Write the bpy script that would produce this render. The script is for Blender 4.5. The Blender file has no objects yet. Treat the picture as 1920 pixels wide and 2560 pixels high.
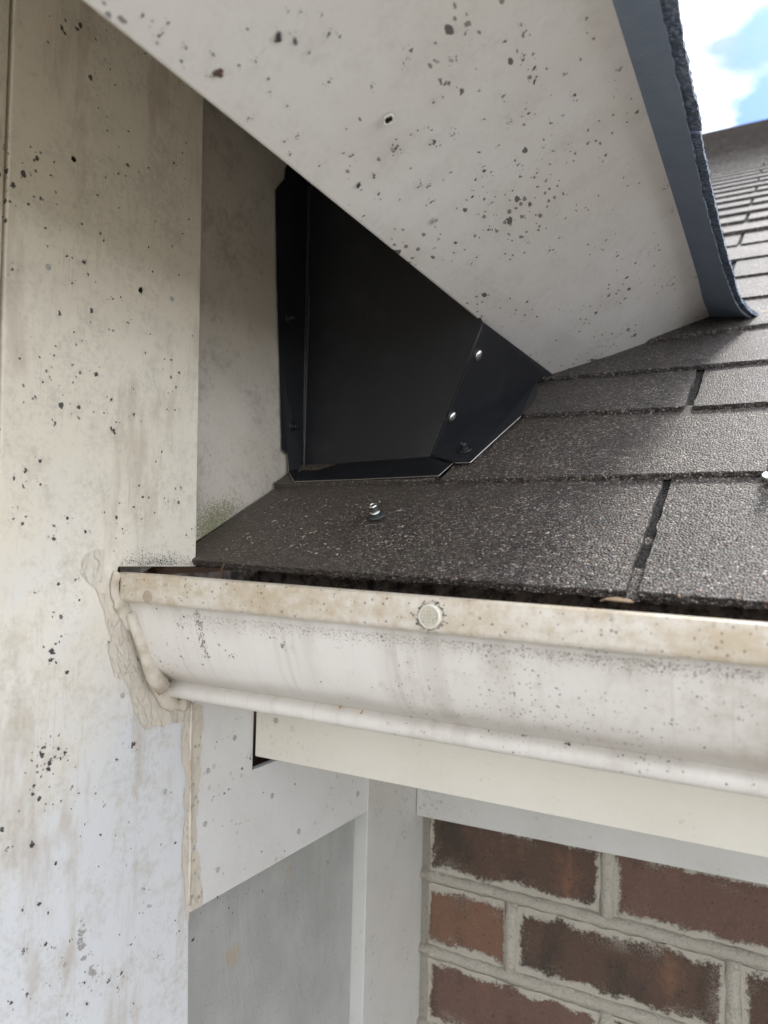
import bpy, bmesh, math, random
from mathutils import Vector, Matrix, noise as mnoise
from mathutils.bvhtree import BVHTree
rnd = random.Random(7)
SC = bpy.context.scene
COL = SC.collection

# ------------------------------------------------------------------ camera
U = 0.34                 # metres per survey unit (brick course = 77 mm)
ZC = 2.75                # eye height above the yard (person on a ladder)
FPX = 1850.0
yaw, pit, rol = math.radians(28.48), math.radians(2.55), math.radians(1.455)
fw = Vector((-math.sin(yaw)*math.cos(pit), math.cos(yaw)*math.cos(pit), math.sin(pit)))
rt0 = Vector((math.cos(yaw), math.sin(yaw), 0)); up0 = rt0.cross(fw)
RT = math.cos(rol)*rt0 + math.sin(rol)*up0
UP = -math.sin(rol)*rt0 + math.cos(rol)*up0
CAM = Vector((U, 0, ZC))
cd = bpy.data.cameras.new("camera"); cam = bpy.data.objects.new("camera", cd); COL.objects.link(cam)
cam.matrix_world = Matrix(((RT.x, UP.x, -fw.x, CAM.x), (RT.y, UP.y, -fw.y, CAM.y), (RT.z, UP.z, -fw.z, CAM.z), (0, 0, 0, 1)))
cd.sensor_fit = 'VERTICAL'; cd.sensor_height = 36; cd.lens = FPX/2560*36
cd.clip_start = 0.01; cd.clip_end = 2000
cd.dof.use_dof = True; cd.dof.focus_distance = 0.50; cd.dof.aperture_fstop = 10.0
SC.camera = cam

# ------------------------------------------------------------------ sky, sun, exposure
SUN_EL, SUN_AZ = math.radians(47), math.radians(14)
w = bpy.data.worlds.new("World"); SC.world = w; w.use_nodes = True
nt = w.node_tree; nt.nodes.clear()
def WN(t, **k):
    n = nt.nodes.new(t)
    for a, b in k.items(): setattr(n, a, b)
    return n
sky = WN('ShaderNodeTexSky', sky_type='NISHITA', sun_disc=False, sun_elevation=SUN_EL, sun_rotation=SUN_AZ)
tc = WN('ShaderNodeTexCoord')
n1 = WN('ShaderNodeTexNoise'); n1.inputs['Scale'].default_value = 3.4; n1.inputs['Detail'].default_value = 7; n1.inputs['Roughness'].default_value = .55
mp = WN('ShaderNodeMapping'); mp.inputs['Scale'].default_value = (1, 1, 1.8); mp.inputs['Location'].default_value = (2.7878, 2.4282, .4147)
nt.links.new(tc.outputs['Generated'], mp.inputs['Vector']); nt.links.new(mp.outputs['Vector'], n1.inputs['Vector'])
rp = WN('ShaderNodeValToRGB'); rp.color_ramp.elements[0].position = .38; rp.color_ramp.elements[1].position = .53
nt.links.new(n1.outputs['Fac'], rp.inputs['Fac'])
n2 = WN('ShaderNodeTexNoise'); n2.inputs['Scale'].default_value = 5.5; n2.inputs['Detail'].default_value = 5
nt.links.new(mp.outputs['Vector'], n2.inputs['Vector'])
rc = WN('ShaderNodeValToRGB'); rc.color_ramp.elements[0].position = .36; rc.color_ramp.elements[1].position = .56
rc.color_ramp.elements[0].color = (1.7, 1.85, 2.1, 1); rc.color_ramp.elements[1].color = (9.0, 9.0, 9.0, 1)
nt.links.new(n2.outputs['Fac'], rc.inputs['Fac'])
dim = WN('ShaderNodeMix', data_type='RGBA', blend_type='MULTIPLY'); dim.inputs['Factor'].default_value = 1
dim.inputs['B'].default_value = (.17, .245, .385, 1); nt.links.new(sky.outputs['Color'], dim.inputs['A'])     # clear gaps between the clouds
mx = WN('ShaderNodeMix', data_type='RGBA')
nt.links.new(rp.outputs['Color'], mx.inputs['Factor']); nt.links.new(dim.outputs['Result'], mx.inputs['A']); nt.links.new(rc.outputs['Color'], mx.inputs['B'])
bgn = WN('ShaderNodeBackground'); bgn.inputs['Strength'].default_value = .10
out = WN('ShaderNodeOutputWorld')
nt.links.new(mx.outputs['Result'], bgn.inputs['Color']); nt.links.new(bgn.outputs['Background'], out.inputs['Surface'])
sl = bpy.data.lights.new("sun", 'SUN'); sl.energy = .5; sl.angle = math.radians(10); sl.color = (1, .95, .87)
so = bpy.data.objects.new("sun", sl); COL.objects.link(so)
sd = Vector((math.sin(SUN_AZ)*math.cos(SUN_EL), math.cos(SUN_AZ)*math.cos(SUN_EL), math.sin(SUN_EL)))
so.rotation_euler = sd.to_track_quat('Z', 'Y').to_euler(); so.location = (3, 8, 12)
vs = SC.view_settings
SC.display_settings.display_device = 'sRGB'
vs.view_transform = 'Standard'; vs.look = 'None'; vs.gamma = 1; vs.use_curve_mapping = False; vs.exposure = 2.38
SC.cycles.max_bounces = 8; SC.cycles.diffuse_bounces = 5

# ------------------------------------------------------------------ geometry helpers
def ray(x, y): return (fw + RT*((x-960)/FPX) - UP*((y-1280)/FPX))
def onN(x, y, p0, n):
    d = ray(x, y); return CAM + d*((p0-CAM).dot(n)/d.dot(n))
def onX(x, y, X=0.0): return onN(x, y, Vector((X, 0, 0)), Vector((1, 0, 0)))
def onY(x, y, Y): return onN(x, y, Vector((0, Y, 0)), Vector((0, 1, 0)))
def V(x, y, z): return Vector((x*U, y*U, z*U+ZC))        # survey units -> metres

PITCH = math.radians(29.3)
E0 = V(0, 1.1016, -.0398)
SDIR = Vector((0, math.cos(PITCH), math.sin(PITCH))); RN = Vector((0, -math.sin(PITCH), math.cos(PITCH)))
def RP(X, s, h=0.0): return E0 + Vector((X, 0, 0)) + SDIR*s + RN*h     # roof coordinates, metres
def roofpx(x, y, h=0.0):
    p = onN(x, y, E0+RN*h, RN); return p
def roofXs(x, y):
    p = onN(x, y, E0+RN*.005, RN); return p.x, (p-E0).dot(SDIR)

def tag(o, label=None, cat=None, group=None, kind=None):
    if label: o['label'] = label
    if cat: o['category'] = cat
    if group: o['group'] = group
    if kind: o['kind'] = kind
    return o
def empty(name, loc, label=None, cat=None, group=None):
    o = bpy.data.objects.new(name, None); o.location = loc; o.empty_display_size = .02; COL.objects.link(o)
    return tag(o, label, cat, group)
WL = {}     # world origin of every object (all unrotated)
def mk(name, verts, faces, mat, parent=None, smooth=False, bevel=0, seg=2):
    """verts in world coordinates; origin goes to the bottom centre (or the parent's origin)"""
    vs_ = [Vector(v) for v in verts]
    if parent is not None:
        org = WL.get(parent.name, parent.location.copy())
    else:
        org = Vector(((min(v.x for v in vs_)+max(v.x for v in vs_))/2, (min(v.y for v in vs_)+max(v.y for v in vs_))/2, min(v.z for v in vs_)))
    me = bpy.data.meshes.new(name); me.from_pydata([v-org for v in vs_], [], faces); me.update()
    bm = bmesh.new(); bm.from_mesh(me); bmesh.ops.recalc_face_normals(bm, faces=bm.faces) if faces and len(faces) < 20000 else None
    bm.to_mesh(me); bm.free()
    if smooth:
        for p in me.polygons: p.use_smooth = True
    o = bpy.data.objects.new(name, me); COL.objects.link(o)
    if mat: me.materials.append(mat)
    if parent is not None: o.parent = parent
    else: o.location = org
    WL[o.name] = org
    if bevel:
        b = o.modifiers.new('bevel', 'BEVEL'); b.width = bevel; b.segments = seg; b.limit_method = 'ANGLE'; b.angle_limit = math.radians(40)
    return o
def prism(poly, off):
    """polygon (list of 3D points) extruded by the vector off"""
    n = len(poly); vs_ = [Vector(p) for p in poly] + [Vector(p)+off for p in poly]
    fs = [tuple(range(n)), tuple(range(2*n-1, n-1, -1))] + [(i, (i+1) % n, n+(i+1) % n, n+i) for i in range(n)]
    return vs_, fs
def boxv(a, b):
    x0, y0, z0 = a; x1, y1, z1 = b
    v = [(x0,y0,z0),(x1,y0,z0),(x1,y1,z0),(x0,y1,z0),(x0,y0,z1),(x1,y0,z1),(x1,y1,z1),(x0,y1,z1)]
    return v, [(0,3,2,1),(4,5,6,7),(0,1,5,4),(1,2,6,5),(2,3,7,6),(3,0,4,7)]
def tube(pts, rad, n=8, flat=None):
    """swept tube with radius per point; flat=(axis, factor) squashes it along an axis"""
    vs_, fs = [], []
    m = len(pts)
    for i, p in enumerate(pts):
        t = (pts[min(i+1, m-1)]-pts[max(i-1, 0)]).normalized()
        a = t.orthogonal().normalized() if i == 0 else (a_prev - t*a_prev.dot(t)).normalized()
        a_prev = a; b = t.cross(a)
        r = rad[i] if isinstance(rad, (list, tuple)) else rad
        for k in range(n):
            q = a*math.cos(2*math.pi*k/n)*r + b*math.sin(2*math.pi*k/n)*r
            if flat: q = q - flat[0]*q.dot(flat[0])*(1-flat[1])
            vs_.append(p+q)
    for i in range(m-1):
        for k in range(n): fs.append((i*n+k, i*n+(k+1) % n, (i+1)*n+(k+1) % n, (i+1)*n+k))
    fs.append(tuple(range(n-1, -1, -1))); fs.append(tuple((m-1)*n+k for k in range(n)))
    return vs_, fs
def frame(n):
    a = n.orthogonal().normalized(); return a, n.cross(a)
def lathe(c, n, prof, seg=16, ref=None):
    """profile [(r, h)...] turned about the axis n through c"""
    a, b = frame(n)
    if ref is not None:
        a = (ref - n*ref.dot(n)).normalized(); b = n.cross(a)
    vs_, fs = [], []
    for r, h in prof:
        for k in range(seg):
            t = 2*math.pi*k/seg; vs_.append(c + n*h + (a*math.cos(t)+b*math.sin(t))*r)
    for i in range(len(prof)-1):
        for k in range(seg): fs.append((i*seg+k, i*seg+(k+1) % seg, (i+1)*seg+(k+1) % seg, (i+1)*seg+k))
    fs.append(tuple(range(seg-1, -1, -1))); fs.append(tuple((len(prof)-1)*seg+k for k in range(seg)))
    return vs_, fs
def join(*parts):
    vs_, fs = [], []
    for v, f in parts:
        o = len(vs_); vs_ += list(v); fs += [tuple(i+o for i in q) for q in f]
    return vs_, fs
def densify(poly, step, jit, closed=True):
    out_ = []
    n = len(poly)
    for i in range(n if closed else n-1):
        a, b = Vector(poly[i]), Vector(poly[(i+1) % n]); m = max(1, int((b-a).length/step))
        for k in range(m):
            out_.append(a.lerp(b, k/m) + Vector((0, rnd.uniform(-jit, jit), rnd.uniform(-jit, jit))))
    return out_

# ------------------------------------------------------------------ material helpers
class M:
    def __init__(s, name, rough=.5, spec=.5, metal=0):
        s.m = bpy.data.materials.new(name); s.m.use_nodes = True; s.t = s.m.node_tree
        s.b = s.t.nodes['Principled BSDF']; s.b.inputs['Roughness'].default_value = rough
        s.b.inputs['Specular IOR Level'].default_value = spec; s.b.inputs['Metallic'].default_value = metal
        s.tc = s.t.nodes.new('ShaderNodeTexCoord'); s.co = s.tc.outputs['Object']
    def new(s, t, **k):
        n = s.t.nodes.new(t)
        for a, b in k.items(): setattr(n, a, b)
        return n
    def L(s, a, b): s.t.links.new(a, b)
    def put(s, sock, v):
        if hasattr(v, 'links') or hasattr(v, 'is_linked'): s.L(v, sock)
        else: sock.default_value = v
    def map(s, scale=(1, 1, 1), rot=(0, 0, 0), vec=None, loc=(0, 0, 0)):
        n = s.new('ShaderNodeMapping'); n.inputs['Scale'].default_value = scale; n.inputs['Rotation'].default_value = rot; n.inputs['Location'].default_value = loc
        s.L(vec or s.co, n.inputs['Vector']); return n.outputs['Vector']
    def noise(s, scale, detail=4, rough=.55, vec=None, dist=0):
        n = s.new('ShaderNodeTexNoise'); n.inputs['Scale'].default_value = scale; n.inputs['Detail'].default_value = detail
        n.inputs['Roughness'].default_value = rough; n.inputs['Distortion'].default_value = dist
        s.L(vec or s.co, n.inputs['Vector']); return n.outputs['Fac']
    def vor(s, scale, feature='F1', vec=None, rand=1):
        n = s.new('ShaderNodeTexVoronoi', feature=feature); n.inputs['Scale'].default_value = scale; n.inputs['Randomness'].default_value = rand
        s.L(vec or s.co, n.inputs['Vector']); return n
    def math(s, op, a, b=0.0, c=None, clamp=False):
        n = s.new('ShaderNodeMath', operation=op, use_clamp=clamp); s.put(n.inputs[0], a); s.put(n.inputs[1], b)
        if c is not None: s.put(n.inputs[2], c)
        return n.outputs[0]
    def step(s, v, lo, hi):
        n = s.new('ShaderNodeMapRange', interpolation_type='SMOOTHSTEP'); s.put(n.inputs[0], v); n.inputs[1].default_value = lo; n.inputs[2].default_value = hi
        return n.outputs[0]
    def ramp(s, v, stops):
        n = s.new('ShaderNodeValToRGB'); e = n.color_ramp.elements
        while len(e) < len(stops): e.new(.5)
        for q, (p, c) in zip(e, stops): q.position = p; q.color = (*c, 1)
        s.L(v, n.inputs['Fac']); return n.outputs['Color']
    def mix(s, f, a, b, blend='MIX'):
        n = s.new('ShaderNodeMix', data_type='RGBA', blend_type=blend); s.put(n.inputs['Factor'], f)
        for k, v in (('A', a), ('B', b)):
            if isinstance(v, tuple): n.inputs[k].default_value = (*v, 1)
            else: s.L(v, n.inputs[k])
        return n.outputs['Result']
    def sep(s, vec=None):
        n = s.new('ShaderNodeSeparateXYZ'); s.L(vec or s.co, n.inputs[0]); return n.outputs
    def col(s, c):
        if isinstance(c, tuple): s.b.inputs['Base Color'].default_value = (*c, 1)
        else: s.L(c, s.b.inputs['Base Color'])
    def bump(s, h, strength=.3, dist=.001, prev=None):
        n = s.new('ShaderNodeBump'); n.inputs['Strength'].default_value = strength; n.inputs['Distance'].default_value = dist
        s.L(h, n.inputs['Height'])
        if prev is not None: s.L(prev, n.inputs['Normal'])
        s.L(n.outputs['Normal'], s.b.inputs['Normal']); return n.outputs['Normal']
    def speck(s, scale, size, mask=None, stretch=(1, 1, 1), rot=(0, 0, 0), loc=(0, 0, 0)):
        """small dark flecks: one per cell, size varies strongly from cell to cell"""
        v0 = s.map(stretch, rot, loc=loc)
        nz = s.new('ShaderNodeTexNoise'); nz.inputs['Scale'].default_value = scale*2.2; nz.inputs['Detail'].default_value = 2; s.L(v0, nz.inputs['Vector'])
        va = s.new('ShaderNodeVectorMath', operation='MULTIPLY_ADD'); s.L(nz.outputs['Color'], va.inputs[0]); va.inputs[1].default_value = (.5/scale,)*3; s.L(v0, va.inputs[2])
        v = s.vor(scale, vec=va.outputs[0]); rgb = s.new('ShaderNodeSeparateColor'); s.L(v.outputs['Color'], rgb.inputs[0])
        r = s.math('POWER', rgb.outputs[0], 4.0); r = s.math('MULTIPLY', r, size)
        if mask is not None: r = s.math('MULTIPLY', r, mask)
        d = s.math('SUBTRACT', r, v.outputs['Distance'])
        return s.step(d, -.01, .05)

def painted(name, base, warm, warm_amt=.5, speck=.5, grime=.4, grain=(900, 900, 60), rough=.5, stretch=(1, 1, 1), rot=(0, 0, 0), film_fade=None, sc=1.0):
    m = M(name, rough=rough, spec=.35)
    big = m.noise(9, 5, .6); mid = m.noise(45, 6, .65)
    film = m.step(big, .35, .68)
    if film_fade is not None:     # yellowish film, fading to the base colour lower down
        z = m.sep(m.new('ShaderNodeNewGeometry').outputs['Position'])[2]
        film = m.step(m.math('ADD', m.math('MULTIPLY_ADD', m.math('SUBTRACT', big, .5), .30, z), m.math('MULTIPLY', m.math('SUBTRACT', mid, .5), .10)), film_fade[0], film_fade[1])
    c = m.mix(m.math('MULTIPLY', film, warm_amt), base, warm)
    mott = m.noise(330, 5, .75)
    c = m.mix(m.math('MULTIPLY', m.step(m.math('MULTIPLY_ADD', mott, .55, m.math('MULTIPLY', m.noise(24, 5, .6), .45)), .50, .62), grime*.6), c, (.34, .325, .275))
    gr = m.step(m.math('MULTIPLY_ADD', mid, .6, m.math('MULTIPLY', m.noise(260, 4, .7), .4)), .47, .66)
    c = m.mix(m.math('MULTIPLY', gr, grime), c, tuple(q*.55 for q in warm))
    if film_fade is not None:
        st = m.math('MULTIPLY', m.step(m.noise(1, 5, .65, m.map((30, 30, 7), loc=(0, .3, .2))), .53, .68), .45)
        c = m.mix(st, c, (.44, .375, .29))
        br = m.math('MULTIPLY', m.step(m.noise(1, 3, .6, m.map((900, 900, 25))), .56, .66), m.math('MULTIPLY', m.step(m.noise(22, 3), .5, .6), .3))
        c = m.mix(br, c, (.50, .43, .34))
    cl = m.step(m.noise(18, 4, .6), .38, .66)
    sp = m.math('MAXIMUM', m.speck(210*sc, .5, cl, stretch, rot), m.math('MULTIPLY', m.speck(430*sc, .6, cl, stretch, rot, (.3, .1, .7)), .8))
    sp = m.math('MAXIMUM', sp, m.math('MULTIPLY', m.speck(75*sc, .085, m.step(m.noise(12, 3), .46, .62), stretch, rot, (.1, .5, .2)), .9))
    c = m.mix(m.math('MULTIPLY', sp, speck), c, (.045, .043, .042))
    # faint scratches
    scr = m.step(m.noise(30, 2, .5, m.map((1, 14, 3), (.5, .3, .2))), .71, .75)
    c = m.mix(m.math('MULTIPLY', scr, .12), c, (.25, .24, .22))
    m.col(c)
    g = m.noise(1, 3, .6, m.map(grain)); b1 = m.bump(g, .16, .0006)
    m.bump(m.noise(70, 4, .6), .22, .0012, b1)
    return m.m

m_corner = painted("corner_board_paint", (.69, .715, .745), (.78, .715, .58), .85, .95, .40, (1500, 1500, 90), film_fade=(ZC-.19, ZC+.02))
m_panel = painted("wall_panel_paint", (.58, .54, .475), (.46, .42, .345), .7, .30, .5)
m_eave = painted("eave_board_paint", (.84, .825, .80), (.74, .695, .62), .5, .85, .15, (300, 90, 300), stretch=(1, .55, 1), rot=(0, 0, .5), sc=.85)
m_return = painted("return_panel_paint", (.74, .75, .755), (.66, .65, .62), .45, .2, .08)
m_cream = painted("cream_paint", (.77, .74, .655), (.70, .665, .57), .5, .12, .05, (90, 900, 900))
m_trim = painted("trim_paint", (.62, .615, .59), (.54, .53, .49), .5, .25, .1)
# stained backside panel with runs of old paint
mm = M("siding_panel_paint", .55, .35)
c = mm.mix(mm.step(mm.noise(14, 5, .6), .35, .7), (.36, .37, .36), (.44, .45, .44))
runs = mm.noise(1, 4, .6, mm.map((40, 40, 5)), .5)
c = mm.mix(mm.math('MULTIPLY', mm.step(runs, .50, .64), .05), c, (.62, .63, .62))
c = mm.mix(mm.math('MULTIPLY', mm.step(mm.noise(20, 3), .64, .7), .5), c, (.42, .33, .2))
c = mm.mix(mm.math('MULTIPLY', mm.speck(260, .26), .5), c, (.08, .08, .08))
mm.col(c); b_ = mm.bump(mm.noise(1, 5, .65, mm.map((14, 14, 5)), 2.0), .22, .008); mm.bump(mm.noise(400, 3), .15, .0008, b_)
m_siding = mm.m
# moss stain on the shaded panel is its own patch on the surface
mm = M("gutter_paint", .38, .5)
xyz = mm.sep()
big = mm.noise(8, 5, .6); fine = mm.noise(120, 5, .7)
c = mm.mix(mm.step(big, .35, .7), (.79, .765, .725), (.71, .68, .63))
strk = mm.noise(1, 5, .6, mm.map((55, 8, 4)))
c = mm.mix(mm.math('MULTIPLY', mm.step(strk, .5, .72), .35), c, (.46, .42, .36))
c = mm.mix(mm.math('MULTIPLY', mm.step(mm.math('MULTIPLY_ADD', fine, .5, mm.math('MULTIPLY', big, .5)), .52, .66), .35), c, (.40, .355, .28))
gz = mm.math('MULTIPLY_ADD', mm.noise(1, 5, .65, mm.map((28, 8, 10))), .050, xyz[2])  # noisy band under the lip: grime plus painted shade
c = mm.mix(mm.math('MULTIPLY', mm.step(gz, .071, .093), .42), c, (.36, .32, .26))
gz2 = mm.math('SUBTRACT', 1.0, mm.step(mm.math('ABSOLUTE', mm.math('ADD', mm.math('MULTIPLY_ADD', mm.noise(1, 5, .65, mm.map((20, 8, 10), loc=(3, 1, 0))), .014, xyz[2]), -.0205)), .002, .011))  # noisy band above the bead: dirt plus painted valley shade
c = mm.mix(mm.math('MULTIPLY', gz2, .38), c, (.38, .34, .28))
drip = mm.noise(1, 4, .6, mm.map((170, 6, 3), loc=(.4, 0, 0)))
c = mm.mix(mm.math('MULTIPLY', mm.step(drip, .56, .72), .25), c, (.42, .37, .30))
cl = mm.step(mm.noise(14, 3, .6), .40, .64)
sp = mm.math('MAXIMUM', mm.speck(260, .27, cl), mm.math('MULTIPLY', mm.speck(620, .5, cl), .7))
c = mm.mix(mm.math('MULTIPLY', sp, .7), c, (.06, .055, .05))
scr = mm.step(mm.noise(26, 2, .5, mm.map((2, 9, 16), (.2, .5, .1))), .72, .75)
c = mm.mix(mm.math('MULTIPLY', scr, .2), c, (.3, .28, .25))
mm.col(c); mm.bump(mm.noise(60, 4, .6), .12, .0012)
m_gutter = mm.m
mm = M("gutter_lip_grime", .45, .45)     # brown grime baked on the lip
g = mm.noise(11, 6, .65, mm.map((1, 1, 2.5))); g2 = mm.noise(150, 5, .7)
c = mm.mix(mm.step(mm.math('MULTIPLY_ADD', g2, .45, mm.math('MULTIPLY', g, .6)), .40, .66), (.70, .665, .60), (.52, .435, .315))
c = mm.mix(mm.math('MULTIPLY', mm.step(mm.noise(60, 5, .7), .58, .72), .5), c, (.22, .17, .11))
c = mm.mix(mm.math('MULTIPLY', mm.speck(520, .42), .6), c, (.06, .05, .04))
mm.col(c); mm.bump(g2, .2, .0008)
m_lip = mm.m
mm = M("gutter_inside_dirt", .75, .3)
c = mm.mix(mm.step(mm.noise(90, 6, .7), .4, .62), (.23, .185, .15), (.045, .038, .033))
mm.col(c); mm.bump(mm.noise(200, 4), .4, .002); m_inside = mm.m

def shingle_mat(name, dust=0.0):
    m = M(name, .58, .5)
    v = m.vor(720); cc = m.new('ShaderNodeSeparateColor'); m.L(v.outputs['Color'], cc.inputs[0])
    c = m.ramp(cc.outputs[0], [(0, (.030, .028, .027)), (.35, (.068, .063, .059)), (.6, (.118, .108, .099)), (.82, (.185, .174, .162)), (.94, (.30, .288, .272)), (1, (.46, .45, .43))])
    ve = m.vor(720, 'DISTANCE_TO_EDGE').outputs['Distance']
    c = m.mix(m.step(ve, .02, .17), (.012, .011, .011), c)
    tint = m.ramp(cc.outputs[1], [(0, (1, .93, .86)), (.5, (1, 1, 1)), (.85, (.93, .98, 1.06)), (.96, (1.25, .86, .75)), (1, (1.1, 1.05, .8))])
    c = m.mix(1.0, c, tint, 'MULTIPLY')
    rv = m.new('ShaderNodeObjectInfo').outputs['Random']
    c = m.mix(1.0, c, m.ramp(rv, [(0, (.82, .80, .78)), (.5, (1, 1, 1)), (1, (1.16, 1.13, 1.10))]), 'MULTIPLY')
    patch = m.ramp(m.noise(16, 5, .6), [(.3, (.75, .73, .72)), (.7, (1.18, 1.15, 1.12))])
    c = m.mix(1.0, c, patch, 'MULTIPLY')
    if dust:
        x = m.sep(m.new('ShaderNodeNewGeometry').outputs['Position'])[0]
        d = m.math('MULTIPLY_ADD', m.noise(20, 5, .65), .22, x)
        dm = m.math('SUBTRACT', 1.0, m.step(d, .06, .38))
        dcol = m.mix(m.noise(300, 4, .7), (.066, .052, .039), (.125, .100, .076))
        c = m.mix(m.math('MULTIPLY', dm, dust), c, dcol)
    m.col(c)
    h = m.math('SUBTRACT', 1.0, m.math('MULTIPLY', v.outputs['Distance'], 1.2))
    h = m.math('MULTIPLY_ADD', cc.outputs[2], .5, h)
    b = m.bump(h, .65, .0010)
    m.bump(m.noise(110, 4, .6), .5, .002, b)
    return m.m
m_shingle = shingle_mat("shingle_granules", .75)
m_shingle_far = shingle_mat("shingle_granules_far", 0)
mm = M("asphalt_edge", .9, .2)
mm.col(mm.mix(mm.step(mm.vor(700).outputs['Distance'], .2, .6), (.07, .065, .06), (.012, .012, .013))); mm.bump(mm.noise(700, 3), .8, .001); m_asphalt = mm.m
mm = M("shingle_underside_glare_tint", .85, .25)
mm.col(mm.mix(mm.noise(60, 5, .6), (.20, .25, .33), (.27, .325, .41))); b_ = mm.bump(mm.noise(500, 3), .45, .0010); mm.bump(mm.noise(60, 4, .6), .4, .003, b_); m_under = mm.m  # blue-grey base colour carries the lens glare over the overhang

mm = M("overhang_granules_glare_tint", .85, .3)
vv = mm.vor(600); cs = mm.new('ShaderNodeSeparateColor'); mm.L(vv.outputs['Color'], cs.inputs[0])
mm.col(mm.ramp(cs.outputs[0], [(0, (.09, .115, .16)), (.6, (.18, .22, .29)), (1, (.34, .39, .46))])); mm.bump(mm.math('SUBTRACT', 1.0, vv.outputs['Distance']), .5, .0010); m_overgran = mm.m  # granules tinted blue with the same painted lens glare
mm = M("black_metal", .42, .5)
mm.col(mm.mix(mm.step(mm.noise(25, 5, .7), .5, .75), (.011, .012, .0145), (.021, .022, .026))); b_ = mm.bump(mm.noise(14, 2), .25, .004); mm.bump(mm.noise(45, 3), .08, .001, b_)
m_black = mm.m
mm = M("cut_metal_edge", .35, .5, .8); mm.col((.5, .48, .44)); m_cut = mm.m
mm = M("zinc", .28, .5, 1.0); mm.col(mm.mix(mm.noise(400, 4), (.40, .42, .40), (.62, .64, .62))); m_zinc = mm.m
mm = M("rubber_washer", .6, .4); mm.col((.05, .055, .055)); m_rubber = mm.m
mm = M("black_screw", .4, .5); mm.col((.012, .012, .014)); m_blackscrew = mm.m
mm = M("rivet_steel", .2, .5, 1.0); mm.col((.72, .72, .70)); m_rivet = mm.m

mm = M("mildew", .9, .1); mm.col(mm.mix(mm.noise(900, 3, .7), (.035, .035, .038), (.13, .125, .12))); mm.bump(mm.noise(900, 3), .5, .001); m_mildew = mm.m
mm = M("mildew_brown", .9, .1); mm.col(mm.mix(mm.noise(900, 3, .7), (.09, .055, .045), (.17, .12, .10))); m_brown = mm.m
mm = M("mildew_pale", .8, .2); mm.col(mm.mix(mm.noise(700, 3, .7), (.30, .29, .27), (.46, .45, .43))); m_pale = mm.m
mm = M("rust", .8, .2); mm.col(mm.mix(mm.noise(700, 3), (.42, .20, .05), (.60, .36, .14))); m_rust = mm.m
mm = M("hole_dark", .9, .1); mm.col((.02, .018, .016)); m_hole = mm.m
mm = M("caulk_smear", .35, .5)
c = mm.mix(mm.noise(90, 4, .6), (.61, .555, .46), (.71, .665, .585)); c = mm.mix(mm.math('MULTIPLY', mm.speck(260, .4), .5), c, (.12, .11, .09))
mm.col(c); mm.bump(mm.noise(250, 4), .35, .001); m_smear = mm.m
mm = M("caulk_string", .35, .5); mm.col(mm.mix(mm.noise(120, 4), (.74, .72, .67), (.60, .55, .46))); m_string = mm.m
mm = M("caulk_bead", .38, .5)
mm.col(mm.mix(mm.step(mm.noise(55, 5, .65), .42, .68), (.66, .615, .53), (.44, .37, .28))); mm.bump(mm.noise(120, 3), .3, .0015); m_caulk = mm.m
mm = M("cap_paint", .55, .35); mm.col(mm.mix(mm.noise(300, 4), (.80, .78, .70), (.70, .66, .56))); m_cap = mm.m
mm = M("blister_paint", .7, .3); mm.col(mm.mix(mm.vor(500, 'DISTANCE_TO_EDGE').outputs['Distance'], (.42, .34, .27), (.66, .58, .50))); mm.bump(mm.vor(500, 'DISTANCE_TO_EDGE').outputs['Distance'], .8, .001); m_blister = mm.m
mm = M("nail_head_paint", .5, .4); mm.col(mm.mix(mm.noise(600, 3), (.52, .52, .50), (.34, .34, .32))); m_nail = mm.m
mm = M("old_wood", .8, .2); mm.col(mm.mix(mm.noise(1, 4, .6, mm.map((400, 30, 30))), (.17, .095, .055), (.06, .034, .022))); mm.bump(mm.noise(150, 4), .5, .002); m_wood = mm.m
mm = M("splinter", .8, .2); mm.col((.42, .33, .22)); m_splinter = mm.m
mm = M("moss", .9, .1)
mm.col(mm.mix(mm.noise(220, 5, .7), (.17, .18, .09), (.36, .35, .24))); m_moss = mm.m
mm = M("concrete_yard", .9, .2)
mm.col(mm.mix(mm.noise(3, 6, .7), (.17, .153, .125), (.24, .22, .185))); m_ground = mm.m

# ------------------------------------------------------------------ ground
gv = [(-150, -150, 0), (150, -150, 0), (150, 150, 0), (-150, 150, 0)]
tag(mk('ground', gv, [(0, 1, 2, 3)], m_ground), kind='structure')

# ------------------------------------------------------------------ decals: real thin spots lying on a surface, found by casting a ray on it
def bvh_of(objs):
    vs_, fs = [], []
    for o in objs:
        org = WL[o.name]; b = len(vs_)
        vs_ += [v.co+org for v in o.data.vertices]; fs += [tuple(i+b for i in p.vertices) for p in o.data.polygons]
    return BVHTree.FromPolygons(vs_, fs)
def blob(p, n, r, asp=1.0, ang=0.0, k=9, lift=.00025, rough=.38):
    a, b = frame(n)
    a, b = a*math.cos(ang)+b*math.sin(ang), b*math.cos(ang)-a*math.sin(ang)
    vs_ = [p+n*lift*1.6]
    for i in range(k):
        t = 2*math.pi*(i+rnd.uniform(-.25, .25))/k; q = r*(1+rnd.uniform(-rough, rough))
        vs_.append(p+n*lift+a*math.cos(t)*q*asp+b*math.sin(t)*q/asp)
    return vs_, [(0, 1+i, 1+(i+1) % k) for i in range(k)]
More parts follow.
